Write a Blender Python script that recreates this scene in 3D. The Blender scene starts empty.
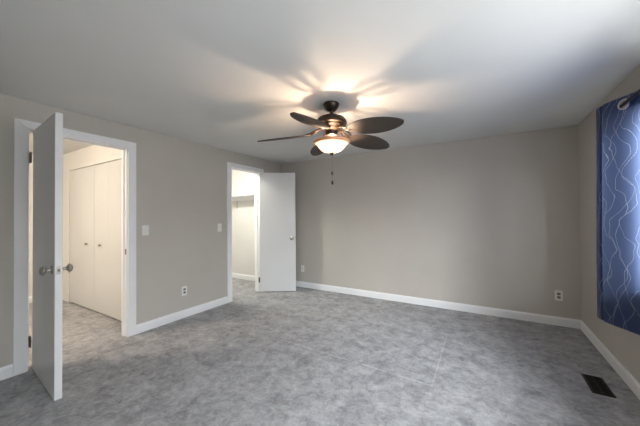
import bpy, bmesh, math, random
from mathutils import Vector, Matrix
from math import sin, cos, pi, radians as R_

random.seed(4)
scene = bpy.context.scene
COL = scene.collection

# ------------------------------------------------------------------ camera, light, exposure
XL, XR, YB, YN, H = -3.3405, 0.9143, 4.1746, -0.42, 2.30       # left / right / back / near walls, ceiling
cam_data = bpy.data.cameras.new('camera')
cam_data.sensor_fit = 'HORIZONTAL'
cam_data.sensor_width = 36.0
cam_data.lens = 276.14 * 36.0 / 640.0
cam_data.clip_start = 0.05
camera = bpy.data.objects.new('camera', cam_data)
COL.objects.link(camera)
camera.location = (0, 0, 1.2877)
yaw, pitch, roll = 0.5383, 0.0121, -0.0082
camera.rotation_euler = (Matrix.Rotation(yaw, 4, 'Z') @ Matrix.Rotation(pi / 2 + pitch, 4, 'X')
                         @ Matrix.Rotation(roll, 4, 'Z')).to_euler()
scene.camera = camera

world = bpy.data.worlds.new('sky')
scene.world = world
world.use_nodes = True
wn = world.node_tree.nodes
wn['Background'].inputs[0].default_value = (0.95, 0.95, 1.0, 1)
wn['Background'].inputs[1].default_value = 6.3

GROUND_POWER = 45.0       # daylight through the window
SLANT_POWER = 310.0
CLEAR_POWER = 350.0
FAN_POWER = 26.0         # lamp in the ceiling fan's bowl
HALL_STRENGTH = 290.0     # glowing domes in the hall and the closet
CLOSET_STRENGTH = 215.0
WIN_Y0, WIN_Y1, WIN_Z0, WIN_Z1 = -0.28, 2.70, 0.78, 1.98



def daylight(name, loc, aim, size, size_y, power, color):
    """A piece of sky or sunlit ground outside a window."""
    if power <= 0:
        return
    l = bpy.data.lights.new(name, 'AREA')
    l.shape = 'RECTANGLE'
    l.size, l.size_y, l.energy, l.color = size, size_y, power, color
    o = bpy.data.objects.new(name, l)
    COL.objects.link(o)
    o.location = loc
    o.rotation_euler = (Vector(aim) - Vector(loc)).to_track_quat('-Z', 'Y').to_euler()


SKY_C, GROUND_C = (0.87, 0.91, 1.0), (0.96, 0.96, 1.0)
daylight('bright_sky', (XR + 1.7, -2.2, 2.5), (-0.7, 4.0, 0.3), 1.6, 1.4, SLANT_POWER, SKY_C)
daylight('sunlit_ground', (XR + 1.5, -1.2, -0.1), (0.1, 2.0, 2.3), 2.2, 0.9, GROUND_POWER, GROUND_C)
daylight('clear_sky', (XR + 2.2, -0.4, 2.9), (-1.6, 2.6, 0.0), 2.0, 1.6, CLEAR_POWER, SKY_C)

scene.view_settings.view_transform = 'Standard'
scene.view_settings.look = 'None'
scene.view_settings.exposure = 0.09
scene.view_settings.gamma = 1.0
scene.view_settings.use_curve_mapping = False


# ------------------------------------------------------------------ helpers
def new_mat(name, color=(0.8, 0.8, 0.8), rough=0.5, metal=0.0, spec=0.5):
    m = bpy.data.materials.new(name)
    m.use_nodes = True
    b = m.node_tree.nodes['Principled BSDF']
    b.inputs['Base Color'].default_value = (*color, 1)
    b.inputs['Roughness'].default_value = rough
    b.inputs['Metallic'].default_value = metal
    b.inputs['Specular IOR Level'].default_value = spec
    return m


def nodes_of(m):
    nt = m.node_tree
    return nt, nt.nodes, nt.links, nt.nodes['Principled BSDF']


def speckle(m, c0, c1, scale=8.0, detail=4.0, bump=0.0, bump_scale=80.0, lo=0.35, hi=0.65, bdist=0.002):
    """Two-tone noise over object coordinates, with an optional fine bump."""
    nt, N, L, b = nodes_of(m)
    tc = N.new('ShaderNodeTexCoord')
    nz = N.new('ShaderNodeTexNoise')
    nz.inputs['Scale'].default_value = scale
    nz.inputs['Detail'].default_value = detail
    L.new(tc.outputs['Object'], nz.inputs['Vector'])
    cr = N.new('ShaderNodeValToRGB')
    cr.color_ramp.elements[0].position = lo
    cr.color_ramp.elements[1].position = hi
    cr.color_ramp.elements[0].color = (*c0, 1)
    cr.color_ramp.elements[1].color = (*c1, 1)
    L.new(nz.outputs['Fac'], cr.inputs['Fac'])
    L.new(cr.outputs['Color'], b.inputs['Base Color'])
    if bump:
        n2 = N.new('ShaderNodeTexNoise')
        n2.inputs['Scale'].default_value = bump_scale
        n2.inputs['Detail'].default_value = 3
        L.new(tc.outputs['Object'], n2.inputs['Vector'])
        bp = N.new('ShaderNodeBump')
        bp.inputs['Strength'].default_value = bump
        bp.inputs['Distance'].default_value = bdist
        L.new(n2.outputs['Fac'], bp.inputs['Height'])
        L.new(bp.outputs['Normal'], b.inputs['Normal'])
    return m


def box(bm, x0, x1, y0, y1, z0, z1):
    vs = [bm.verts.new((x, y, z)) for x in (x0, x1) for y in (y0, y1) for z in (z0, z1)]
    for f in ((0, 1, 3, 2), (4, 6, 7, 5), (0, 4, 5, 1), (2, 3, 7, 6), (0, 2, 6, 4), (1, 5, 7, 3)):
        bm.faces.new([vs[i] for i in f])


def lathe(bm, prof, seg=48, mat=None):
    """Revolve (radius, z) points about z."""
    rings = []
    for r, z in prof:
        if r < 1e-6:
            rings.append([bm.verts.new((0, 0, z))])
        else:
            rings.append([bm.verts.new((r * cos(2 * pi * i / seg), r * sin(2 * pi * i / seg), z)) for i in range(seg)])
    for a, b in zip(rings, rings[1:]):
        for i in range(seg):
            j = (i + 1) % seg
            if len(a) == 1 and len(b) == 1:
                continue
            if len(a) == 1:
                bm.faces.new((a[0], b[i], b[j]))
            elif len(b) == 1:
                bm.faces.new((a[i], b[0], a[j]))
            else:
                bm.faces.new((a[i], b[i], b[j], a[j]))
    return [v for r in rings for v in r]


def tube(bm, pts, rad, seg=10, closed=False):
    """A round bar along points; rad is a number or one number per point."""
    pts = [Vector(p) for p in pts]
    n = len(pts)
    rads = rad if isinstance(rad, (list, tuple)) else [rad] * n
    rings = []
    up = Vector((0, 0, 1))
    for i, p in enumerate(pts):
        if closed:
            t = (pts[(i + 1) % n] - pts[i - 1]).normalized()
        else:
            t = (pts[min(i + 1, n - 1)] - pts[max(i - 1, 0)]).normalized()
        ref = up if abs(t.dot(up)) < 0.95 else Vector((1, 0, 0))
        a = t.cross(ref).normalized()
        b = t.cross(a)
        rings.append([bm.verts.new(p + (a * cos(2 * pi * k / seg) + b * sin(2 * pi * k / seg)) * rads[i]) for k in range(seg)])
    pairs = list(zip(rings, rings[1:])) + ([(rings[-1], rings[0])] if closed else [])
    for A, B in pairs:
        for k in range(seg):
            j = (k + 1) % seg
            bm.faces.new((A[k], A[j], B[j], B[k]))
    if not closed:
        bm.faces.new(rings[0][::-1])
        bm.faces.new(rings[-1])


def link(name, bm, mat, parent=None, smooth=False, bevel=0.0, seg=2, angle=40):
    bmesh.ops.recalc_face_normals(bm, faces=bm.faces)
    me = bpy.data.meshes.new(name)
    bm.to_mesh(me)
    bm.free()
    me.materials.append(mat)
    if smooth:
        me.polygons.foreach_set('use_smooth', [True] * len(me.polygons))
        me.set_sharp_from_angle(angle=R_(angle))
    o = bpy.data.objects.new(name, me)
    COL.objects.link(o)
    if parent is not None:
        o.parent = parent
    if bevel:
        md = o.modifiers.new('Bevel', 'BEVEL')
        md.width = bevel
        md.segments = seg
        md.limit_method = 'ANGLE'
    return o


def tag(o, label, cat, group=None, kind=None):
    o['label'] = label
    o['category'] = cat
    if group:
        o['group'] = group
    if kind:
        o['kind'] = kind
    return o


def struct(name, boxes, mat, label, cat, bevel=0.0):
    bm = bmesh.new()
    for b in boxes:
        box(bm, *b)
    return tag(link(name, bm, mat, bevel=bevel), label, cat, kind='structure')


def empty(name, loc, rz=0.0, parent=None):
    o = bpy.data.objects.new(name, None)
    o.empty_display_size = 0.1
    o.location = loc
    o.rotation_euler = (0, 0, rz)
    COL.objects.link(o)
    if parent:
        o.parent = parent
    return o


# ------------------------------------------------------------------ materials
M = {}
M['wall'] = speckle(new_mat('greige_paint', rough=0.75, spec=0.25), (0.525, 0.493, 0.443), (0.54, 0.507, 0.456), 3, 3, 0.12, 160)
M['ceiling'] = speckle(new_mat('ceiling_paint', rough=0.9, spec=0.2), (0.70, 0.70, 0.685), (0.72, 0.72, 0.705), 3, 3, 0.15, 120)
M['hall_wall'] = speckle(new_mat('white_wall_paint', rough=0.7, spec=0.3), (0.70, 0.69, 0.67), (0.72, 0.71, 0.69), 3, 3, 0.1, 160)
M['trim'] = speckle(new_mat('white_trim_paint', rough=0.38), (0.84, 0.84, 0.845), (0.86, 0.86, 0.865), 5, 2)
M['door'] = speckle(new_mat('white_door_paint', rough=0.42), (0.72, 0.72, 0.715), (0.75, 0.75, 0.745), 2, 3, 0.04, 60)
M['bifold'] = speckle(new_mat('ivory_door_paint', rough=0.4), (0.60, 0.605, 0.60), (0.62, 0.625, 0.62), 2, 3)
M['plate'] = speckle(new_mat('white_plastic', rough=0.35), (0.80, 0.79, 0.76), (0.82, 0.81, 0.78), 30, 2)
M['slot'] = new_mat('dark_slot', (0.02, 0.02, 0.02), 0.6)
M['receptacle'] = speckle(new_mat('receptacle_plastic', rough=0.4), (0.20, 0.19, 0.17), (0.24, 0.23, 0.21), 40, 2)
M['nickel'] = speckle(new_mat('satin_nickel', rough=0.28, metal=1.0), (0.46, 0.43, 0.39), (0.52, 0.49, 0.45), 40, 2)
M['hinge'] = speckle(new_mat('aged_steel', rough=0.4, metal=0.8), (0.16, 0.13, 0.10), (0.24, 0.20, 0.16), 60, 3)
M['bronze'] = speckle(new_mat('oil_rubbed_bronze', rough=0.38, metal=0.6), (0.022, 0.016, 0.012), (0.05, 0.034, 0.024), 25, 4)
M['vent'] = speckle(new_mat('brown_vent_metal', rough=0.5, metal=0.3), (0.018, 0.013, 0.011), (0.03, 0.023, 0.018), 60, 3)
M['rod'] = speckle(new_mat('black_rod_metal', rough=0.4, metal=0.6), (0.012, 0.012, 0.013), (0.025, 0.024, 0.024), 40, 3)
M['chain'] = speckle(new_mat('brass_chain', rough=0.35, metal=0.9), (0.30, 0.23, 0.13), (0.38, 0.30, 0.18), 300, 2)


MARKS = [(-1.80, 2.280, -0.36, 2.235, 0.006, 0.15), (-0.36, 2.215, -0.37, 3.30, 0.006, 0.09)]


def carpet_material():
    m = new_mat('grey_plush_carpet', rough=1.0, spec=0.05)
    nt, N, L, b = nodes_of(m)
    b.inputs['Sheen Weight'].default_value = 0.25
    b.inputs['Sheen Roughness'].default_value = 0.6
    tc = N.new('ShaderNodeTexCoord')

    def noise(scale, detail, rough=0.5, vec=None, dist=0.0):
        n = N.new('ShaderNodeTexNoise')
        n.inputs['Scale'].default_value = scale
        n.inputs['Detail'].default_value = detail
        n.inputs['Roughness'].default_value = rough
        n.inputs['Distortion'].default_value = dist
        L.new(vec or tc.outputs['Object'], n.inputs['Vector'])
        return n.outputs['Fac']

    mp = N.new('ShaderNodeMapping')
    mp.inputs['Rotation'].default_value = (0, 0, R_(28))
    mp.inputs['Scale'].default_value = (1.0, 2.6, 1.0)
    L.new(tc.outputs['Object'], mp.inputs['Vector'])
    patches = noise(6.0, 8, 0.74, dist=0.5)                       # brushed pile lying this way and that
    streaks = noise(2.6, 5, 0.6, mp.outputs['Vector'])
    fine = noise(48, 5, 0.75)
    tufts = noise(16, 6, 0.7, dist=0.8)

    def math_node(op, a, bb):
        n = N.new('ShaderNodeMath')
        n.operation = op
        for k, v in enumerate((a, bb)):
            if isinstance(v, (int, float)):
                n.inputs[k].default_value = v
            else:
                L.new(v, n.inputs[k])
        return n.outputs[0]

    s = math_node('ADD', math_node('MULTIPLY', patches, 0.40), math_node('MULTIPLY', streaks, 0.12))
    s = math_node('ADD', s, math_node('MULTIPLY', fine, 0.18))
    s = math_node('ADD', s, math_node('MULTIPLY', tufts, 0.30))
    sep = N.new('ShaderNodeSeparateXYZ')
    L.new(tc.outputs['Object'], sep.inputs[0])

    def mark(ax, ay, bx_, by_, width, gain):                       # thin raised line left in the pile by a cleaner's wheel
        ln = math.hypot(bx_ - ax, by_ - ay)
        dx, dy = (bx_ - ax) / ln, (by_ - ay) / ln
        px = math_node('SUBTRACT', sep.outputs['X'], ax)
        py = math_node('SUBTRACT', sep.outputs['Y'], ay)
        along = math_node('ADD', math_node('MULTIPLY', px, dx), math_node('MULTIPLY', py, dy))
        across = math_node('ADD', math_node('MULTIPLY', px, -dy), math_node('MULTIPLY', py, dx))
        on = math_node('LESS_THAN', math_node('ABSOLUTE', across, 0), width)
        inn = math_node('LESS_THAN', math_node('ABSOLUTE', math_node('SUBTRACT', along, ln / 2), 0), ln / 2)
        return math_node('MULTIPLY', math_node('MULTIPLY', on, inn), math_node('MULTIPLY', fine, gain))

    for mk in MARKS:
        s = math_node('ADD', s, mark(*mk))
    cr = N.new('ShaderNodeValToRGB')
    e = cr.color_ramp.elements
    e[0].position, e[0].color = 0.40, (0.150, 0.148, 0.150, 1)
    e[1].position, e[1].color = 0.60, (0.50, 0.495, 0.505, 1)
    L.new(s, cr.inputs['Fac'])
    L.new(cr.outputs['Color'], b.inputs['Base Color'])
    bp = N.new('ShaderNodeBump')
    bp.inputs['Strength'].default_value = 0.7
    bp.inputs['Distance'].default_value = 0.012
    L.new(math_node('ADD', noise(190, 3, 0.6), math_node('MULTIPLY', patches, 1.5)), bp.inputs['Height'])
    L.new(bp.outputs['Normal'], b.inputs['Normal'])
    return m


M['carpet'] = carpet_material()


def blade_material():
    m = new_mat('dark_palm_leaf_blade', rough=0.55, spec=0.35)
    nt, N, L, b = nodes_of(m)
    tc = N.new('ShaderNodeTexCoord')
    sep = N.new('ShaderNodeSeparateXYZ')
    L.new(tc.outputs['Object'], sep.inputs[0])
    ab = N.new('ShaderNodeMath'); ab.operation = 'ABSOLUTE'
    L.new(sep.outputs['Y'], ab.inputs[0])
    cmb = N.new('ShaderNodeCombineXYZ')                          # chevron veins running out from the midrib
    ad = N.new('ShaderNodeMath'); ad.operation = 'MULTIPLY_ADD'
    L.new(ab.outputs[0], ad.inputs[0]); ad.inputs[1].default_value = -1.1
    L.new(sep.outputs['X'], ad.inputs[2])
    L.new(ad.outputs[0], cmb.inputs['X'])
    wv = N.new('ShaderNodeTexWave')
    wv.inputs['Scale'].default_value = 22
    wv.inputs['Distortion'].default_value = 2.0
    wv.inputs['Detail'].default_value = 2
    L.new(cmb.outputs[0], wv.inputs['Vector'])
    cr = N.new('ShaderNodeValToRGB')
    cr.color_ramp.elements[0].color = (0.036, 0.028, 0.022, 1)
    cr.color_ramp.elements[1].color = (0.086, 0.066, 0.053, 1)
    L.new(wv.outputs['Fac'], cr.inputs['Fac'])
    L.new(cr.outputs['Color'], b.inputs['Base Color'])
    bp = N.new('ShaderNodeBump')
    bp.inputs['Strength'].default_value = 0.5
    bp.inputs['Distance'].default_value = 0.003
    L.new(wv.outputs['Fac'], bp.inputs['Height'])
    L.new(bp.outputs['Normal'], b.inputs['Normal'])
    return m


M['blade'] = blade_material()


def bowl_material():
    m = bpy.data.materials.new('frosted_amber_glass')
    m.use_nodes = True
    nt = m.node_tree
    N, L = nt.nodes, nt.links
    N.clear()
    out = N.new('ShaderNodeOutputMaterial')
    tl = N.new('ShaderNodeBsdfTranslucent'); tl.inputs[0].default_value = (0.44, 0.39, 0.38, 1)
    df = N.new('ShaderNodeBsdfDiffuse'); df.inputs[0].default_value = (0.62, 0.46, 0.34, 1)
    tr = N.new('ShaderNodeBsdfTransparent'); tr.inputs[0].default_value = (1.0, 0.88, 0.74, 1)
    gl = N.new('ShaderNodeBsdfGlossy'); gl.inputs['Roughness'].default_value = 0.15
    m1 = N.new('ShaderNodeMixShader'); m1.inputs[0].default_value = 0.35
    m2 = N.new('ShaderNodeMixShader'); m2.inputs[0].default_value = 0.18
    m3 = N.new('ShaderNodeMixShader'); m3.inputs[0].default_value = 0.06
    L.new(tl.outputs[0], m1.inputs[1]); L.new(df.outputs[0], m1.inputs[2])
    L.new(m1.outputs[0], m2.inputs[1]); L.new(tr.outputs[0], m2.inputs[2])
    L.new(m2.outputs[0], m3.inputs[1]); L.new(gl.outputs[0], m3.inputs[2])
    L.new(m3.outputs[0], out.inputs[0])
    return m


M['bowl'] = bowl_material()
M['rim'] = speckle(new_mat('amber_glass_rim', rough=0.25), (0.62, 0.36, 0.22), (0.70, 0.44, 0.28), 30, 3)
M['rim'].node_tree.nodes['Principled BSDF'].inputs['Transmission Weight'].default_value = 0.25


def glow_material(name, color, strength):
    m = new_mat(name, color, 0.4)
    b = m.node_tree.nodes['Principled BSDF']
    b.inputs['Emission Color'].default_value = (*color, 1)
    b.inputs['Emission Strength'].default_value = strength
    return m


M['hall_glow'] = glow_material('lit_hall_dome', (1.0, 0.85, 0.68), HALL_STRENGTH)
M['closet_glow'] = glow_material('lit_closet_dome', (1.0, 0.97, 0.85), CLOSET_STRENGTH)


def glass_material():
    m = bpy.data.materials.new('window_glass')
    m.use_nodes = True
    N, L = m.node_tree.nodes, m.node_tree.links
    N.clear()
    out = N.new('ShaderNodeOutputMaterial')
    tr = N.new('ShaderNodeBsdfTransparent'); tr.inputs[0].default_value = (0.96, 0.98, 0.97, 1)
    gl = N.new('ShaderNodeBsdfGlossy'); gl.inputs['Roughness'].default_value = 0.02
    mx = N.new('ShaderNodeMixShader')
    mx.inputs[0].default_value = 0.06
    L.new(tr.outputs[0], mx.inputs[1]); L.new(gl.outputs[0], mx.inputs[2])
    L.new(mx.outputs[0], out.inputs[0])
    return m


M['glass'] = glass_material()


def curtain_material():
    """Navy sateen with thin pale wavy lines that cross into a loose trellis; lets some daylight through."""
    m = new_mat('navy_trellis_curtain', rough=0.42, spec=0.5)
    nt, N, L, b = nodes_of(m)
    uv = N.new('ShaderNodeTexCoord')
    sep = N.new('ShaderNodeSeparateXYZ')
    L.new(uv.outputs['UV'], sep.inputs[0])
    nz = N.new('ShaderNodeTexNoise'); nz.inputs['Scale'].default_value = 4.5; nz.inputs['Detail'].default_value = 2
    L.new(uv.outputs['UV'], nz.inputs['Vector'])

    def mth(op, a, bb=None, c=None):
        n = N.new('ShaderNodeMath'); n.operation = op
        for k, v in enumerate((a, bb, c)):
            if v is None:
                continue
            if isinstance(v, (int, float)):
                n.inputs[k].default_value = v
            else:
                L.new(v, n.inputs[k])
        return n.outputs[0]

    u, v = sep.outputs['X'], sep.outputs['Y']
    wob = mth('MULTIPLY', mth('SUBTRACT', nz.outputs['Fac'], 0.5), 0.17)
    lines = None
    for per, amp, freq, ph, off in ((0.120, 0.034, 17.0, 0.0, 0.02), (0.120, -0.038, 15.2, 0.6, 0.065), (0.21, 0.060, 10.5, 2.1, 0.09)):
        s = mth('SINE', mth('MULTIPLY_ADD', v, freq, ph))
        uu = mth('ADD', mth('MULTIPLY_ADD', s, amp, u), mth('ADD', wob, off))
        d = mth('ABSOLUTE', mth('SUBTRACT', mth('FRACT', mth('DIVIDE', uu, per)), 0.5))
        ln = mth('LESS_THAN', mth('MULTIPLY', d, per), mth('MULTIPLY_ADD', mth('SINE', mth('MULTIPLY', v, 420.0)), 0.0006, 0.0013))
        lines = ln if lines is None else mth('MAXIMUM', lines, ln)
    mx = N.new('ShaderNodeMix'); mx.data_type = 'RGBA'
    mx.inputs['A'].default_value = (0.015, 0.034, 0.105, 1)
    mx.inputs['B'].default_value = (0.50, 0.56, 0.66, 1)
    L.new(lines, mx.inputs['Factor'])
    L.new(mx.outputs['Result'], b.inputs['Base Color'])
    b.inputs['Sheen Weight'].default_value = 0.05
    tl = N.new('ShaderNodeBsdfTranslucent')
    mt = N.new('ShaderNodeMix'); mt.data_type = 'RGBA'
    mt.inputs['A'].default_value = (0.27, 0.37, 0.66, 1)
    mt.inputs['B'].default_value = (0.6, 0.66, 0.8, 1)
    L.new(lines, mt.inputs['Factor'])
    L.new(mt.outputs['Result'], tl.inputs[0])
    ms = N.new('ShaderNodeMixShader'); ms.inputs[0].default_value = 0.42
    L.new(b.outputs[0], ms.inputs[1]); L.new(tl.outputs[0], ms.inputs[2])
    L.new(ms.outputs[0], N['Material Output'].inputs[0])
    return m


M['curtain'] = curtain_material()

# ------------------------------------------------------------------ room shell
D1A, D1B = 0.750, 1.497            # hall doorway, jamb faces
D2A, D2B = 2.945, 3.562            # closet doorway, jamb faces
JT, HEAD = 0.02, 2.047             # jamb thickness, underside of head jamb
WX = XL - 0.115                    # far side of the left wall
HALL_X, HALL_Y = -6.0, 1.668       # end wall of the hall, wall with the folding doors
CL_Y, CL_X, CL_S = 4.115, -5.45, 2.30

bm = bmesh.new(); box(bm, -6.2, XR + 0.15, YN - 0.12, YB + 0.12, -0.06, 0.0)
tag(link('floor', bm, M['carpet']), 'grey plush carpet running through bedroom, hall and closet', 'carpet floor', kind='structure')
struct('ceiling', [(-6.2, XR + 0.15, YN - 0.12, YB + 0.12, H, H + 0.08)], M['ceiling'], 'smooth white ceiling above the whole room', 'ceiling')

struct('wall_left', [
    (WX, XL, YN - 0.12, D1A - JT, 0, H), (WX, XL, D1B + JT, D2A - JT, 0, H), (WX, XL, D2B + JT, YB + 0.12, 0, H),
    (WX, XL, D1A - JT, D1B + JT, HEAD + JT, H), (WX, XL, D2A - JT, D2B + JT, HEAD + JT, H)], M['wall'],
    'greige wall with the two doorways', 'wall')
struct('wall_back', [(XL, XR, YB, YB + 0.12, 0, H)], M['wall'], 'plain greige wall at the far end of the room', 'wall')
struct('wall_near', [(XL, XR, YN - 0.12, YN, 0, H)], M['wall'], 'plain greige wall behind the viewer', 'wall')
struct('wall_right', [
    (XR, XR + 0.15, YN - 0.12, WIN_Y0, 0, H), (XR, XR + 0.15, WIN_Y1, YB + 0.12, 0, H),
    (XR, XR + 0.15, WIN_Y0, WIN_Y1, 0, WIN_Z0), (XR, XR + 0.15, WIN_Y0, WIN_Y1, WIN_Z1, H)], M['wall'],
    'greige wall with the curtained window', 'wall')

# hall and closet shells beyond the left wall
BF0, BF1, BFH = -5.462, -3.775, 2.022       # folding-door opening
struct('wall_hall_side', [
    (HALL_X, BF0, HALL_Y, HALL_Y + 0.10, 0, H), (BF1, WX, HALL_Y, HALL_Y + 0.10, 0, H),
    (BF0, BF1, HALL_Y, HALL_Y + 0.10, BFH, H)], M['hall_wall'], 'white hall wall around the folding closet doors', 'wall')
struct('wall_hall_end', [(HALL_X - 0.1, HALL_X, YN - 0.12, CL_S - 0.1, 0, H)], M['hall_wall'], 'white wall at the end of the hall', 'wall')
struct('wall_hall_near', [(HALL_X, WX, YN - 0.12, YN, 0, H)], M['hall_wall'], 'white hall wall opposite the folding doors', 'wall')
struct('wall_closet_side', [(HALL_X - 0.1, WX, CL_S - 0.1, CL_S, 0, H)], M['hall_wall'], 'white closet wall on the hall side', 'wall')
struct('wall_closet_back', [(CL_X, WX, CL_Y, CL_Y + 0.1, 0, H)], M['hall_wall'], 'cream closet wall behind the shelf', 'wall')
struct('wall_closet_end', [(CL_X - 0.1, CL_X, CL_S, CL_Y + 0.1, 0, H)], M['hall_wall'], 'white wall at the end of the closet', 'wall')


def base_profile(bm, A, B, nrm, hgt=0.0995, thk=0.013):
    """One length of baseboard from A to B on the floor; nrm points into the room."""
    A, B, n = Vector((*A, 0)), Vector((*B, 0)), Vector((*nrm, 0))
    prof = [(0, 0), (thk, 0), (thk, hgt * 0.78), (thk * 0.8, hgt * 0.86), (thk * 0.5, hgt * 0.95), (thk * 0.4, hgt), (0, hgt)]
    ra = [bm.verts.new(A + n * d + Vector((0, 0, z))) for d, z in prof]
    rb = [bm.verts.new(B + n * d + Vector((0, 0, z))) for d, z in prof]
    k = len(prof)
    for i in range(k):
        j = (i + 1) % k
        bm.faces.new((ra[i], ra[j], rb[j], rb[i]))
    bm.faces.new(ra[::-1]); bm.faces.new(rb)


def baseboard(name, runs, label):
    bm = bmesh.new()
    for r in runs:
        base_profile(bm, *r)
    return tag(link(name, bm, M['trim']), label, 'baseboard', kind='structure')


CW, REV, CT = 0.081, 0.010, 0.017           # casing width, reveal, thickness
baseboard('baseboard_left', [((XL, YN), (XL, D1A - REV - CW), (1, 0)), ((XL, D1B + REV + CW), (XL, D2A - REV - CW), (1, 0)),
                             ((XL, D2B + REV + CW), (XL, YB), (1, 0))], 'white baseboard along the wall with the doorways')
baseboard('baseboard_back', [((XL, YB), (XR, YB), (0, -1))], 'white baseboard along the far wall')
baseboard('baseboard_right', [((XR, YN), (XR, YB), (-1, 0))], 'white baseboard along the window wall')
baseboard('baseboard_near', [((XL, YN), (XR, YN), (0, 1))], 'white baseboard behind the viewer')
baseboard('baseboard_closet', [((CL_X, CL_Y), (WX, CL_Y), (0, -1))], 'white baseboard inside the bright closet')
baseboard('baseboard_hall', [((HALL_X, YN), (HALL_X, HALL_Y), (1, 0))], 'white baseboard at the end of the hall')


def door_frame(name, a, b, stop_x, label):
    """Jambs, stops and flat casing on both sides of an opening a..b in the left wall."""
    bxs = [(WX, XL, a - JT, a, 0, HEAD + JT), (WX, XL, b, b + JT, 0, HEAD + JT), (WX, XL, a, b, HEAD, HEAD + JT),
           (stop_x - 0.035, stop_x, a, a + 0.006, 0, HEAD), (stop_x - 0.035, stop_x, b - 0.011, b, 0, HEAD),
           (stop_x - 0.035, stop_x, a + 0.006, b - 0.011, HEAD - 0.011, HEAD)]
    bm = bmesh.new()
    for q in bxs:
        box(bm, *q)
    for x0, x1 in ((XL, XL + CT), (WX - CT, WX)):                  # mitred casing: two legs and a head
        i0, i1, o0, o1 = a - REV, b + REV, a - REV - CW, b + REV + CW
        zi, zo = HEAD + REV - 0.018, HEAD + REV + CW - 0.018
        zi = HEAD - 0.004 + REV
        zo = zi + CW - 0.012
        for poly in (((o0, 0), (i0, 0), (i0, zi), (o0, zo)), ((i1, 0), (o1, 0), (o1, zo), (i1, zi)),
                     ((o0, zo), (i0, zi), (i1, zi), (o1, zo))):
            f = [bm.verts.new((x0, y, z)) for y, z in poly]
            g = [bm.verts.new((x1, y, z)) for y, z in poly]
            bm.faces.new(f[::-1]); bm.faces.new(g)
            for i in range(4):
                j = (i + 1) % 4
                bm.faces.new((f[i], f[j], g[j], g[i]))
    return tag(link(name, bm, M['trim'], bevel=0.0025), label, 'door frame', kind='structure')


frame1 = door_frame('trim_1', D1A, D1B, XL - 0.045, 'white frame of the doorway that opens to the hall')
frame2 = door_frame('trim_2', D2A, D2B, XL - 0.045, 'white frame of the doorway that opens to the closet')
bm = bmesh.new(); box(bm, XL - 0.032, XL - 0.006, D1B - 0.0015, D1B + 0.0005, 0.89, 0.95)
link('strike_plate', bm, M['hinge'], frame1)


# ------------------------------------------------------------------ hinged doors
def lathe_along(bm, prof, origin, axis, seg=24):
    """Lathe (radius, distance) points about an axis in the xy plane."""
    vs = lathe(bm, prof, seg)
    q = Vector((0, 0, 1)).rotation_difference(Vector(axis)).to_matrix()
    for v in vs:
        v.co = q @ v.co + Vector(origin)


KNOB = [(0, 0), (0.032, 0), (0.032, 0.004), (0.027, 0.008), (0.012, 0.010), (0.0105, 0.014), (0.0105, 0.030), (0.013, 0.034),
        (0.022, 0.038), (0.033, 0.046), (0.033, 0.053), (0.026, 0.061), (0.018, 0.067), (0.006, 0.069), (0, 0.069)]


def swing_door(name, width, thick, pin, rz, side, label, hinge_zs, knob_z, hinge_mats):
    """Leaf local frame: hinge pin at origin, leaf along +x, its room face on the +y*side side."""
    off = 0.012
    root = empty(name, (pin[0], pin[1], 0), rz)
    tag(root, label, 'door', kind='structure')
    y_room = -side * off
    y_far = -side * (off + thick)
    y0, y1 = min(y_room, y_far), max(y_room, y_far)
    bm = bmesh.new(); box(bm, 0.003, 0.003 + width, y0, y1, 0.012, 2.042)
    link('door_leaf', bm, M['door'], root, bevel=0.002)
    kx = 0.003 + width - 0.062
    for yf, d in ((y0, -1), (y1, 1)):
        bm = bmesh.new()
        lathe_along(bm, KNOB, (kx, yf, knob_z), (0, d, 0))
        link('door_knob', bm, M['nickel'], root, smooth=True, angle=50)
    bm = bmesh.new()
    ym = (y0 + y1) / 2
    box(bm, width + 0.0025, width + 0.0042, ym - 0.0125, ym + 0.0125, knob_z - 0.029, knob_z + 0.029)
    lp = link('latch_plate', bm, M['nickel'], root)
    bm = bmesh.new(); box(bm, width + 0.004, width + 0.013, ym - 0.006, ym + 0.006, knob_z - 0.011, knob_z + 0.011)
    link('latch_bolt', bm, M['hinge'], lp, bevel=0.002)
    for z, hm in zip(hinge_zs, hinge_mats):
        bm = bmesh.new()
        for k in range(5):
            za = z - 0.045 + k * 0.018
            tube(bm, [(0, 0, za + 0.0006), (0, 0, za + 0.0174)], 0.0062, 12)
        tube(bm, [(0, 0, z + 0.045), (0, 0, z + 0.050)], 0.0045, 10)
        box(bm, 0.0005, 0.003, y0 + 0.004, y1 - 0.0005, z - 0.0445, z + 0.0445)
        nv0 = len(bm.verts)
        ja, jb = (-0.0015, 0.0) if side < 0 else (0.0042, 0.0057)
        box(bm, -0.045, -0.002, ja, jb, z - 0.0445, z + 0.0445)
        bm.verts.ensure_lookup_table()
        for v in bm.verts[nv0:]:
            v.co = Matrix.Rotation(-rz, 3, 'Z') @ v.co
        link('hinge', bm, hm, root)
    return root


a1 = math.atan2(-0.055, 0.693)
swing_door('door_1', 0.728, 0.042, (XL + 0.012, 0.7575), a1, -1,
           'white flush door standing open in front of the hall doorway', (1.81, 0.24), 0.921, (M['hinge'], M['hinge']))
a2 = math.atan2(0.344, 0.503)
swing_door('door_2', 0.606, 0.035, (XL + 0.012, D2B - 0.006), a2, 1,
           'white flush door swung wide open beside the closet doorway', (1.86, 0.20), 0.921, (M['trim'], M['hinge']))


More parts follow.
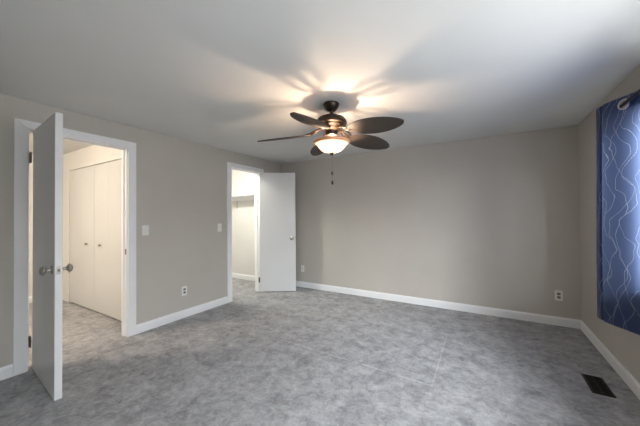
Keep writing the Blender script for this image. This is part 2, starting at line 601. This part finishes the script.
# folding closet doors in the hall
def bifold(name, x0, x1, knob_on, label):
    root = tag(empty(name, ((x0 + x1) / 2, HALL_Y + 0.006, 0)), label, 'closet door', kind='structure')
    w = (x1 - x0) / 2
    for k in (0, 1):
        bm = bmesh.new()
        box(bm, -w + k * w + 0.0004, -w + (k + 1) * w - 0.0004, -0.004, 0.026, 0.022, BFH - 0.006)
        p = link('door_panel', bm, M['bifold'], root)
        if k == knob_on:
            kb = bmesh.new()
            lathe_along(kb, [(0, 0), (0.009, 0), (0.007, 0.006), (0.007, 0.014), (0.012, 0.019), (0.018, 0.026), (0.018, 0.031), (0.012, 0.036), (0, 0.037)],
                        (-w + (k + 0.5) * w, -0.004, 0.925), (0, -1, 0), 20)
            link('knob', kb, M['nickel'], p, smooth=True)
    return root


BM_ = (BF0 + BF1) / 2
bifold('door_3', BF0 + 0.006, BM_ - 0.002, 1, 'ivory folding closet door in the hall, the pair farther from the doorway')
bifold('door_4', BM_ + 0.002, BF1 - 0.006, 0, 'ivory folding closet door in the hall, the pair nearer the doorway')
struct('trim_3', [(BF0 - 0.055, BF0, HALL_Y - 0.012, HALL_Y, 0, BFH + 0.0), (BF1, BF1 + 0.055, HALL_Y - 0.012, HALL_Y, 0, BFH),
                  (BF0 - 0.055, BF1 + 0.055, HALL_Y - 0.012, HALL_Y, BFH, BFH + 0.045)], M['hall_wall'],
       'cream casing around the folding closet doors', 'door frame', bevel=0.002)


# ------------------------------------------------------------------ window, rod and curtain
def window(name, a0, a1, place, label):
    """a0..a1 along the wall; place(along, outward) gives x, y."""
    f, d0, d1 = 0.045, 0.05, 0.11
    am = (a0 + a1) / 2

    def pbox(bm, p0, p1, q0, q1, z0, z1):
        (xa, ya), (xb, yb) = place(p0, q0), place(p1, q1)
        box(bm, min(xa, xb), max(xa, xb), min(ya, yb), max(ya, yb), z0, z1)

    bm = bmesh.new()
    for p0, p1, z0, z1 in ((a0, a0 + f, WIN_Z0, WIN_Z1), (a1 - f, a1, WIN_Z0, WIN_Z1), (a0 + f, a1 - f, WIN_Z0, WIN_Z0 + f),
                           (a0 + f, a1 - f, WIN_Z1 - f, WIN_Z1), (am - 0.03, am + 0.03, WIN_Z0 + f, WIN_Z1 - f)):
        pbox(bm, p0, p1, d0, d1, z0, z1)
    w = tag(link(name, bm, M['trim'], bevel=0.003), label, 'window', kind='structure')
    for p0, p1 in ((a0 + f, am - 0.03), (am + 0.03, a1 - f)):
        bm = bmesh.new(); pbox(bm, p0, p1, 0.078, 0.082, WIN_Z0 + f, WIN_Z1 - f)
        link('pane', bm, M['glass'], w)
    bm = bmesh.new(); pbox(bm, a0 - 0.03, a1 + 0.03, -0.018, d0, WIN_Z0 - 0.02, WIN_Z0)
    link('window_sill', bm, M['trim'], w, bevel=0.003)


window('window_1', WIN_Y0, WIN_Y1, lambda a, d: (XR + d, a), 'white framed window behind the navy curtain')

ROD_X, ROD_Z = 0.832, 2.045
rod = tag(empty('curtain_rod', (ROD_X, 1.6, ROD_Z)), 'black metal curtain rod through the navy curtain', 'curtain rod')
bm = bmesh.new(); tube(bm, [(0, -1.42, 0), (0, 1.36, 0)], 0.0105, 16)
link('pole', bm, M['rod'], rod, smooth=True)
for y, d in ((1.36, 1), (-1.42, -1)):
    bm = bmesh.new()
    lathe_along(bm, [(0, 0), (0.013, 0), (0.013, 0.012), (0.009, 0.015), (0.016, 0.022), (0.019, 0.03), (0.016, 0.038), (0, 0.044)], (0, y, 0), (0, d, 0), 20)
    link('finial', bm, M['rod'], rod, smooth=True)
for y in (1.30, -1.30):
    bm = bmesh.new()
    tube(bm, [(XR - ROD_X, y, 0), (0.012, y, 0)], 0.006, 10)
    lathe_along(bm, [(0, 0), (0.022, 0), (0.022, 0.005), (0, 0.006)], (XR - ROD_X, y, 0), (-1, 0, 0), 16)
    link('bracket', bm, M['rod'], rod, smooth=True)


def cx(y, z):
    """Plan-view wave of the cloth about the rod; the hem at the far end turns back along the wall."""
    if y > 2.865:
        x = ROD_X - 0.076 - 0.10 * (y - 2.865)
    else:
        t = ((2.865 - y) / 0.68) ** 0.88
        x = ROD_X - 0.010 - 0.066 * cos(2 * pi * t)
    return x + 0.013 * math.exp(-((y - 2.862) / 0.010) ** 2) + 0.003 * sin(5 * y + 3 * z)


def build_curtain():
    root = tag(empty('curtain', (ROD_X, 2.45, 0.47)), 'navy curtain with thin white wavy lines hanging at the window', 'curtain')
    y0, y1, zt, zb = 2.10, 2.935, 2.100, 0.478
    nu, nv = 160, 150
    ys = [y1 + (y0 - y1) * i / nu for i in range(nu + 1)]
    us = [0.0]
    for a, b in zip(ys, ys[1:]):
        us.append(us[-1] + math.hypot(b - a, cx(b, 1.3) - cx(a, 1.3)))
    rings = [2.71, 2.36]
    bm = bmesh.new()
    uvl = bm.loops.layers.uv.new('UVMap')
    grid, uvs = [], {}
    for j in range(nv + 1):
        row = []
        for i, y in enumerate(ys):
            z = zt + (zb - zt) * j / nv
            yy = y + 0.05 * (j / nv) * (1 if y > 2.8 else max(0, 1 - (2.8 - y) / 0.5))   # spreads a little towards the hem
            v = bm.verts.new((cx(y, z) - ROD_X, yy - 2.45, z - 0.47))
            uvs[v] = (us[i], z)
            row.append(v)
        grid.append(row)
    u_ring = []
    for ry in rings:
        k = min(range(nu + 1), key=lambda i: abs(ys[i] - ry))
        best = min(range(max(0, k - 25), min(nu, k + 25)), key=lambda i: abs(cx(ys[i], ROD_Z) - ROD_X))
        u_ring.append((us[best], ys[best]))
    for j in range(nv):
        for i in range(nu):
            q = (grid[j][i], grid[j][i + 1], grid[j + 1][i + 1], grid[j + 1][i])
            u = (us[i] + us[i + 1]) / 2
            z = zt + (zb - zt) * (j + 0.5) / nv
            if any(math.hypot(u - ur, z - ROD_Z) < 0.031 for ur, _ in u_ring):
                continue
            f = bm.faces.new(q)
            for lp in f.loops:
                lp[uvl].uv = uvs[lp.vert]
    back = {}                                   # hems: second cloth layer added to dim daylight at side, top and bottom
    for f in list(bm.faces):
        c = f.calc_center_median() + Vector((ROD_X, 2.45, 0.47))
        if c.y > 2.872 or c.z < zb + 0.16 or c.z > zt - 0.10:
            vs = []
            for v in f.verts:
                if v not in back:
                    back[v] = bm.verts.new(v.co + Vector((0.003, 0.001, 0)))
                vs.append(back[v])
            g = bm.faces.new(vs)
            for la, lb in zip(f.loops, g.loops):
                lb[uvl].uv = la[uvl].uv
    bmesh.ops.delete(bm, geom=[v for v in bm.verts if not v.link_faces], context='VERTS')
    cloth = link('curtain_cloth', bm, M['curtain'], root, smooth=True, angle=180)
    for ur, ry in u_ring:
        dy = 0.004
        tdir = Vector((cx(ry + dy, ROD_Z) - cx(ry - dy, ROD_Z), 2 * dy, 0)).normalized()
        bm = bmesh.new()
        pts = [Vector((cx(ry, ROD_Z) - ROD_X, ry - 2.45, ROD_Z - 0.47)) + tdir * (0.033 * cos(t)) + Vector((0, 0, 0.033 * sin(t)))
               for t in [2 * pi * k / 36 for k in range(36)]]
        tube(bm, pts, 0.0048, 10, closed=True)
        link('grommet', bm, M['grommet'], root, smooth=True)


M['grommet'] = speckle(new_mat('brushed_silver', rough=0.3, metal=1.0), (0.62, 0.62, 0.63), (0.72, 0.72, 0.73), 60, 2)
build_curtain()

# ------------------------------------------------------------------ ceiling fan with light
FX, FY = -1.131, 2.099
FS = 1.035
fan = tag(empty('ceiling_fan', (FX * FS, FY * FS, 1.2877 + (H - 1.2877) * FS)), 'dark five blade ceiling fan with lit glass bowl hanging from ceiling', 'ceiling fan')
fan.scale = (FS, FS, FS)


def fz(prof):
    return [(r, z - H) for r, z in prof]


bm = bmesh.new(); lathe(bm, fz([(0, 2.2655), (0.064, 2.2655), (0.070, 2.258), (0.068, 2.246), (0.056, 2.222), (0.042, 2.204), (0.030, 2.196), (0.018, 2.194), (0, 2.194)]))
link('canopy', bm, M['bronze'], fan, smooth=True)
bm = bmesh.new(); tube(bm, [(0, 0, 2.20 - H), (0, 0, 2.155 - H)], 0.014, 16)
link('downrod', bm, M['bronze'], fan, smooth=True)
bm = bmesh.new(); lathe(bm, fz([(0, 2.162), (0.028, 2.162), (0.034, 2.154), (0.078, 2.149), (0.112, 2.134), (0.130, 2.112), (0.134, 2.092), (0.131, 2.080),
                                (0.114, 2.070), (0.112, 2.062), (0.095, 2.052), (0.086, 2.042), (0.072, 2.030), (0.058, 2.022), (0.050, 2.000), (0.054, 1.985), (0.035, 1.975), (0, 1.974)]))
link('motor_housing', bm, M['bronze'], fan, smooth=True)
bm = bmesh.new()
tube(bm, [(0, 0, 1.996 - H), (0, 0, 1.842 - H)], 0.005, 10)
link('light_stem', bm, M['bronze'], fan, smooth=True)
bm = bmesh.new()
outer = [(0.150, 1.936), (0.153, 1.929), (0.149, 1.920), (0.136, 1.913), (0.126, 1.903), (0.114, 1.886), (0.096, 1.866), (0.072, 1.850), (0.045, 1.842), (0.015, 1.839), (0, 1.8385)]
inner = [(max(r - 0.005, 0), z + 0.005) for r, z in outer[::-1]]
inner[0] = (0, 1.8435)
lathe(bm, fz(inner[:-1] + [(0.146, 1.937)] + outer), 64)
link('light_bowl', bm, M['bowl'], fan, smooth=True, angle=60)
bm = bmesh.new(); lathe(bm, fz([(0.151, 1.939), (0.157, 1.937), (0.1585, 1.928), (0.155, 1.918), (0.146, 1.9125), (0.1435, 1.9135), (0.1515, 1.921), (0.1545, 1.929), (0.151, 1.939)]), 64)
link('bowl_rim', bm, M['rim'], fan, smooth=True)
bm = bmesh.new(); lathe(bm, fz([(0, 1.842), (0.020, 1.840), (0.020, 1.834), (0.012, 1.829), (0.014, 1.822), (0.009, 1.814), (0, 1.811)]), 20)
link('finial', bm, M['bronze'], fan, smooth=True)

lamp = bpy.data.lights.new('bowl_lamp', 'POINT')
lamp.energy = FAN_POWER
lamp.color = (1.0, 0.74, 0.52)
lamp.shadow_soft_size = 0.025
lo = bpy.data.objects.new('bowl_lamp', lamp)
COL.objects.link(lo)
lo.parent = fan
lo.location = (0.012, 0, 1.893 - H)

RT, RB, PITCH = 0.178, 0.662, -14.0


def blade_half_width(s):
    return 0.112 * (max(0.0, sin(pi * s ** 0.90)) ** 0.52) if 0 < s < 1 else 0.0


def blade_mesh():
    bm = bmesh.new()
    n, k = 44, 10
    rows_t, rows_b = [], []
    for i in range(n + 1):
        s = i / n
        s = 0.5 - 0.5 * cos(pi * s)
        w = max(blade_half_width(s), 0.003)
        x = RT + (RB - RT) * s
        rt, rb = [], []
        for j in range(k + 1):
            y = -w + 2 * w * j / k
            dome = 0.004 * (1 - (2 * j / k - 1) ** 2)
            rt.append(bm.verts.new((x, y, 0.003 + dome)))
            rb.append(bm.verts.new((x, y, -0.003 + dome)))
        rows_t.append(rt); rows_b.append(rb)
    for i in range(n):
        for j in range(k):
            bm.faces.new((rows_t[i][j], rows_t[i + 1][j], rows_t[i + 1][j + 1], rows_t[i][j + 1]))
            bm.faces.new((rows_b[i][j], rows_b[i][j + 1], rows_b[i + 1][j + 1], rows_b[i + 1][j]))
        bm.faces.new((rows_t[i][0], rows_b[i][0], rows_b[i + 1][0], rows_t[i + 1][0]))
        bm.faces.new((rows_t[i][k], rows_t[i + 1][k], rows_b[i + 1][k], rows_b[i][k]))
    for i in (0, n):
        for j in range(k):
            bm.faces.new((rows_t[i][j], rows_t[i][j + 1], rows_b[i][j + 1], rows_b[i][j]))
    return bm


def bracket_mesh():
    """Cast arm: leaves the motor, dips to the blade root, with a scroll ring and a flat leaf under the blade."""
    bm = bmesh.new()
    tube(bm, [(0.080, 0, 0.038), (0.105, 0, 0.036), (0.128, 0, 0.022), (0.150, 0, 0.004), (0.172, 0, -0.006), (0.20, 0, -0.007), (0.235, 0, -0.006)],
         [0.011, 0.010, 0.009, 0.009, 0.010, 0.011, 0.004], 10)
    for s in (-1, 1):
        tube(bm, [(0.105, s * 0.004, 0.034), (0.122, s * 0.032, 0.024), (0.150, s * 0.042, 0.010), (0.178, s * 0.036, -0.003), (0.205, s * 0.018, -0.006), (0.222, s * 0.004, -0.006)],
             [0.006, 0.007, 0.007, 0.007, 0.006, 0.004], 8)
    return bm


blade_z = 2.001 - H
proto_blade = proto_br = None
for idx, deg in enumerate((-83.3, -155.3, 132.7, 60.7, -11.3)):
    if proto_blade is None:
        b = proto_blade = link('blade', blade_mesh(), M['blade'], fan, smooth=True, angle=50)
        br = proto_br = link('blade_bracket', bracket_mesh(), M['bronze'], fan, smooth=True)
    else:
        b = proto_blade.copy(); COL.objects.link(b); b.parent = fan
        br = proto_br.copy(); COL.objects.link(br); br.parent = fan
    mat = Matrix.Rotation(R_(deg), 4, 'Z') @ Matrix.Rotation(R_(4.4), 4, 'Y') @ Matrix.Rotation(R_(PITCH), 4, 'X')
    b.location = (0, 0, blade_z + 0.008); b.rotation_euler = mat.to_euler()
    br.location = (0, 0, blade_z + 0.006); br.rotation_euler = (Matrix.Rotation(R_(deg), 4, 'Z') @ Matrix.Rotation(R_(PITCH * 0.5), 4, 'X')).to_euler()

for dx, dy, zl in ((-0.001, 0.010, 1.676), (0.007, -0.004, 1.592)):
    bm = bmesh.new()
    z = 1.83
    pts = []
    while z > zl:
        pts.append((dx, dy, z - H)); z -= 0.01
    tube(bm, pts, [0.0016 if i % 2 else 0.0010 for i in range(len(pts))], 6)
    ch = link('pull_chain', bm, M['chain'], fan)
    bm = bmesh.new()
    vs = lathe(bm, [(0, 0.004), (0.005, 0.002), (0.0085, -0.010), (0.009, -0.022), (0.006, -0.031), (0, -0.034)], 14)
    for v in vs:
        v.co += Vector((dx, dy, zl - H))
    link('pull_fob', bm, M['bronze'], ch, smooth=True)


# ------------------------------------------------------------------ hall and closet lamps, closet shelf
def dome_light(loc, glow, label):
    r = tag(empty('ceiling_light', loc), label, 'ceiling light')
    bm = bmesh.new(); lathe(bm, [(0, 0), (0.135, 0), (0.138, -0.012), (0.13, -0.02), (0, -0.02)], 40)
    link('base', bm, M['trim'], r, smooth=True)
    bm = bmesh.new(); lathe(bm, [(0.118, -0.02), (0.115, -0.045), (0.095, -0.068), (0.06, -0.084), (0.02, -0.09), (0, -0.09)], 40)
    link('lamp_shade', bm, glow, r, smooth=True)


dome_light((-4.15, 0.12, H), M['hall_glow'], 'lit white dome light on the hall ceiling')
dome_light((-3.80, 3.0, H), M['closet_glow'], 'lit white dome light on the closet ceiling')

M['bracket'] = speckle(new_mat('pale_brass_paint', rough=0.4), (0.62, 0.57, 0.36), (0.66, 0.61, 0.40), 40, 2)
shelf = tag(empty('closet_shelf', (-4.4, CL_Y, 1.70)), 'white wall shelf inside the bright closet', 'shelf')
bm = bmesh.new(); box(bm, -1.0, 0.93, -0.30, -0.001, 0, 0.02)
link('shelf_board', bm, M['trim'], shelf, bevel=0.002)
bm = bmesh.new(); box(bm, -1.0, 0.93, -0.019, -0.001, -0.07, 0)
link('cleat', bm, M['trim'], shelf)
bm = bmesh.new()
tube(bm, [(-0.09, -0.004, -0.20), (-0.09, -0.10, -0.14), (-0.09, -0.235, -0.06), (-0.09, -0.25, -0.004)], 0.008, 8)
tube(bm, [(-0.09, -0.008, -0.24), (-0.09, -0.008, -0.07)], 0.010, 8)
link('bracket', bm, M['bracket'], shelf, smooth=True)


# ------------------------------------------------------------------ switches, outlets, floor register
def wall_plate(name, loc, rz, label, cat, kind, group=None):
    """Local frame: plate in the xz plane, facing -y."""
    r = tag(empty(name, loc, rz), label, cat, group)
    bm = bmesh.new(); box(bm, -0.0355, 0.0355, -0.006, 0, -0.059, 0.059)
    link('plate', bm, M['wall'] if kind == 'blank' else M['plate'], r, bevel=0.003)
    if kind == 'outlet':
        for s in (-1, 1):
            bm = bmesh.new()
            zc = s * 0.0195
            vs = []
            pts = [(-0.0165, -0.010), (-0.010, -0.0145), (0.010, -0.0145), (0.0165, -0.010), (0.0165, 0.010), (0.010, 0.0145), (-0.010, 0.0145), (-0.0165, 0.010)]
            f = [bm.verts.new((x, -0.0085, zc + z)) for x, z in pts]
            g = [bm.verts.new((x, -0.004, zc + z)) for x, z in pts]
            bm.faces.new(f); bm.faces.new(g[::-1])
            for i in range(8):
                bm.faces.new((f[i], g[i], g[(i + 1) % 8], f[(i + 1) % 8]))
            rc = link('receptacle', bm, M['receptacle'], r)
            bm = bmesh.new()
            for x in (-0.006, 0.006):
                box(bm, x - 0.0012, x + 0.0012, -0.0088, -0.008, zc - 0.001, zc + 0.008)
            tube(bm, [(0, -0.0088, zc - 0.008), (0, -0.008, zc - 0.008)], 0.0025, 8)
            link('slots', bm, M['slot'], rc)
    if kind == 'switch':
        bm = bmesh.new(); box(bm, -0.005, 0.005, -0.016, -0.005, -0.004, 0.010)
        link('toggle', bm, M['plate'], r, bevel=0.001)
        bm = bmesh.new(); box(bm, -0.008, 0.008, -0.0064, -0.005, -0.014, 0.014)
        link('collar', bm, M['plate'], r)
    if kind == 'jack':
        bm = bmesh.new()
        lathe_along(bm, [(0, 0), (0.010, 0), (0.010, 0.003), (0.005, 0.003), (0.005, 0.010), (0, 0.010)], (0, -0.006, 0), (0, -1, 0), 16)
        link('socket', bm, M['nickel'], r)
    for z in ((0,) if kind == 'outlet' else (-0.030, 0.030)):
        bm = bmesh.new()
        tube(bm, [(0, -0.0068, z), (0, -0.0055, z)], 0.003, 10)
        link('screw', bm, M['plate'] if kind != 'blank' else M['wall'], r)
    return r


E90 = R_(90)
wall_plate('light_switch', (XL, 1.69, 1.143), E90, 'white toggle switch on the wall beside the hall doorway', 'light switch', 'switch')
wall_plate('light_switch', (XL, 2.719, 1.135), E90, 'white toggle switch on the wall beside the closet doorway', 'light switch', 'switch')
wall_plate('outlet', (XL, 2.165, 0.342), E90, 'white outlet low on the wall between the two doorways', 'outlet', 'outlet')
wall_plate('outlet', (0.722, YB, 0.347), 0, 'white outlet on the far wall near the window corner', 'outlet', 'outlet')
wall_plate('cable_plate', (-2.868, YB, 0.338), 0, 'white cable plate on the far wall beside the open closet door', 'wall plate', 'jack')
wall_plate('blank_plate', (-2.457, YB, 0.34), 0, 'wall coloured blank plate on the far wall near the cable plate', 'wall plate', 'blank')

vent = tag(empty('floor_vent', (0.709, 2.858, 0.0)), 'dark brown metal floor vent in the carpet near the window wall', 'floor vent')
bm = bmesh.new()
a, b = 0.062, 0.136
for q in ((-a, -a + 0.014, -b, b), (a - 0.014, a, -b, b), (-a + 0.014, a - 0.014, -b, -b + 0.014), (a - 0.014 - 2 * a + 0.028, a - 0.014, b - 0.014, b)):
    box(bm, *q, 0.0, 0.008)
link('frame', bm, M['vent'], vent, bevel=0.002)
bm = bmesh.new()
for i in range(13):
    y = -b + 0.026 + i * (2 * b - 0.052) / 12
    box(bm, -a + 0.014, a - 0.014, y - 0.003, y + 0.003, 0.002, 0.0065)
box(bm, -0.003, 0.003, -b + 0.014, b - 0.014, 0.001, 0.0062)
link('grille', bm, M['vent'], vent)
bm = bmesh.new(); box(bm, -a + 0.014, a - 0.014, -b + 0.014, b - 0.014, 0.0, 0.0015)
link('shade_sheet', bm, M['slot'], vent)  # black sheet standing in for the shade below the slats
